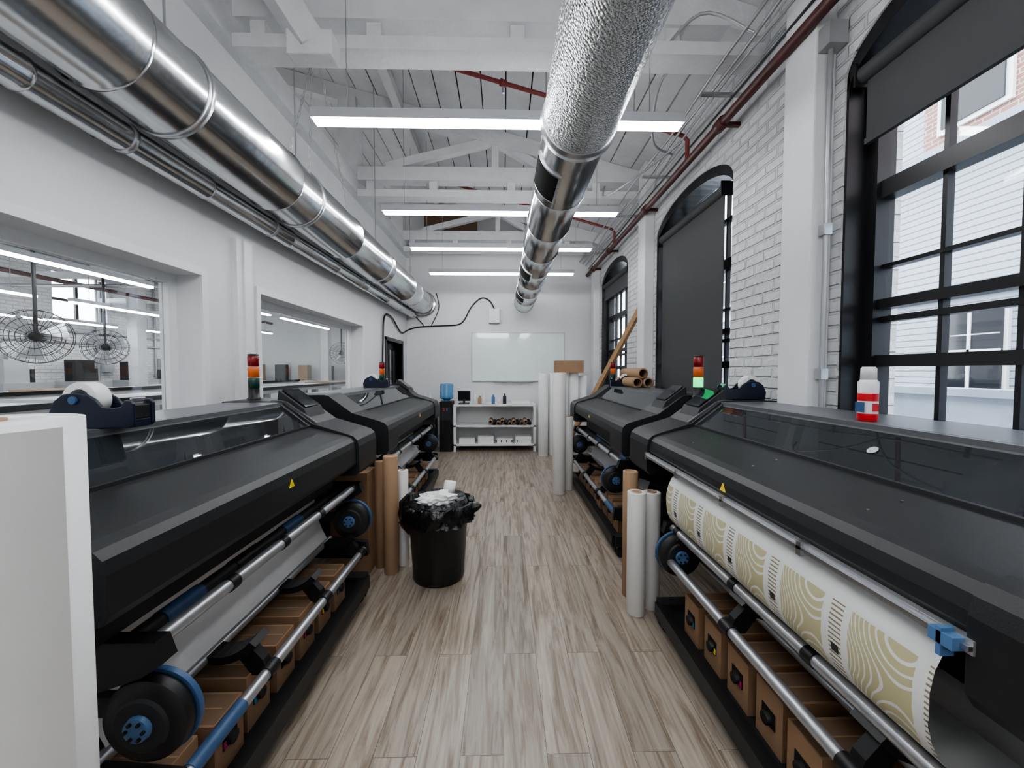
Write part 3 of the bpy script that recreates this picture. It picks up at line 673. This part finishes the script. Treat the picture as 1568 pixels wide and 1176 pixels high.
for k in range(10):
    y=1.5+k*1.2; h=random.uniform(.25,.6); x=-9.9+random.uniform(-.1,.1)
    a.box(x,x+.45,y,y+.8,0,1.3,'grey'); a.box(x+.1,x+.35,y+.1,y+.5,1.3,1.3+h,random.choice(['dark','blk','card','grey','blue'])); a.cyl((x+.2,y+.65,1.3),(x+.2,y+.65,1.3+h*.6),.05,'dark',12)
a.finish('workshop_cabinets')
a=MB()
for k in range(9):
    x=-9.6+k*.8; h=random.uniform(.3,.8)
    a.box(x,x+.6,13.4,13.9,0,1.2,'trim'); a.box(x+.1,x+.4,13.5,13.8,1.2,1.2+h,random.choice(['dark','grey','card','blk']))
a.finish('workshop_storage')
a=MB()
for i in range(4): a.cyl((-9.9,1+i*3.2,3.12),(-2.3,1+i*3.2,3.12),.035,'conduit',8)
for y in (2.6,3.6,5.4,8.0,9.9,11.5): a.cyl((-10.15,y,.5),(-10.15,y,zc(-10)-.5),.03,'conduit',8); a.box(-10.19,-10.1,y+.1,y+.35,1.5,1.9,'grey')
for z in (2.2,2.45,4.1): a.cyl((-10.14,-2.8,z),(-10.14,13.9,z),.025,'conduit',8)
a.cyl((-6.5,-2.8,3.4),(-6.5,13.9,3.4),.05,'conduit',8); a.cyl((-8.2,-2.8,3.2),(-8.2,13.9,3.2),.04,'redpipe',8)
a.finish('hall_pipes')
a=MB(); a.lathe((-4.6,-2.9,3.7),(0,1,0),duct_prof(-2.9,13.9,.22,1.2),'duct',32); a.finish('hall_air_duct')
for x,y in ((-9.0,4.3),(-9.0,9.7),(-6.0,13.2)):
    a=MB(); a.box(x-.12,x+.12,y-.12,y+.12,0,zc(x)-.1,'timber'); a.finish('timber_column')
# ---------------- outdoors ----------------
a=MB(); a.box(2.2,40,-30,45,-.6,-.5,'asph'); a.finish('ground')
a=MB(); a.box(7.5,12,-10,8.4,-.5,5.1,'siding'); a.box(7.62,12,6.95,8.4,5.1,9.0,'siding')
a.box(7.6,11,-10,6.95,5.25,9.0,'redbrick')
for y in (-1.5,1.2,3.6,5.6):
    a.box(7.45,7.5,y-.05,y+.85,1.1,2.6,'trim'); a.box(7.42,7.46,y,y+.8,1.2,2.5,'screen'); a.box(7.40,7.44,y,y+.8,1.82,1.88,'trim'); a.box(7.40,7.44,y+.38,y+.42,1.2,2.5,'trim')
    a.box(7.55,7.6,y+.1,y+1.1,5.6,7.2,'trim'); a.box(7.52,7.56,y+.18,y+1.02,5.68,7.12,'screen'); a.box(7.5,7.54,y+.18,y+1.02,6.37,6.43,'trim')
a.box(7.2,7.62,-10,8.4,5.1,5.25,'slab'); a.box(7.38,7.5,-10,8.4,2.75,2.87,'slab')
for y in (.4,3.0,5.2): a.cyl((7.42,y,-.5),(7.42,y,5.1),.05,'conduit',10)
a.finish('neighbouring_building')
a=MB(); a.box(9,14,9.2,22,-.5,7.5,'siding')
for y in (9.8,12.5,15,18):
    for z in (1.2,4.2): a.box(8.95,9,y,y+1.1,z,z+1.8,'screen'); a.box(8.93,8.97,y,y+1.1,z+.87,z+.93,'trim')
a.box(8.9,9,9.2,22,3.5,3.7,'trim'); a.finish('far_building')
a=MB(); a.box(4.8,5.0,-6,9,-.5,1.28,'slab'); a.box(4.75,5.05,-6,9,1.28,1.36,'slab'); a.finish('boundary_wall')
# ---------------- world & camera ----------------
w=bpy.data.worlds.new('World'); S.world=w; w.use_nodes=True; nt=w.node_tree; bg=nt.nodes['Background']
tc=N(nt,'TexCoord'); no=N(nt,'TexNoise'); no.inputs['Scale'].default_value=2; no.inputs['Detail'].default_value=4
nt.links.new(tc.outputs['Generated'],no.inputs['Vector'])
cr=N(nt,'ValToRGB'); cr.color_ramp.elements[0].color=(.80,.85,.92,1); cr.color_ramp.elements[1].color=(.95,.97,1,1)
nt.links.new(no.outputs['Fac'],cr.inputs[0]); nt.links.new(cr.outputs[0],bg.inputs['Color']); bg.inputs['Strength'].default_value=4.5
cam=bpy.data.cameras.new('camera'); co=bpy.data.objects.new('camera',cam); S.collection.objects.link(co); S.camera=co
cam.sensor_width=36; cam.lens=36*590/1568; cam.clip_start=.02
co.location=(0,0,H); co.rotation_euler=(math.radians(90-2.04),0,math.radians(-1.26))
S.view_settings.view_transform='AgX'
try: S.view_settings.look='AgX - Medium High Contrast'
except: pass
S.view_settings.exposure=1.0
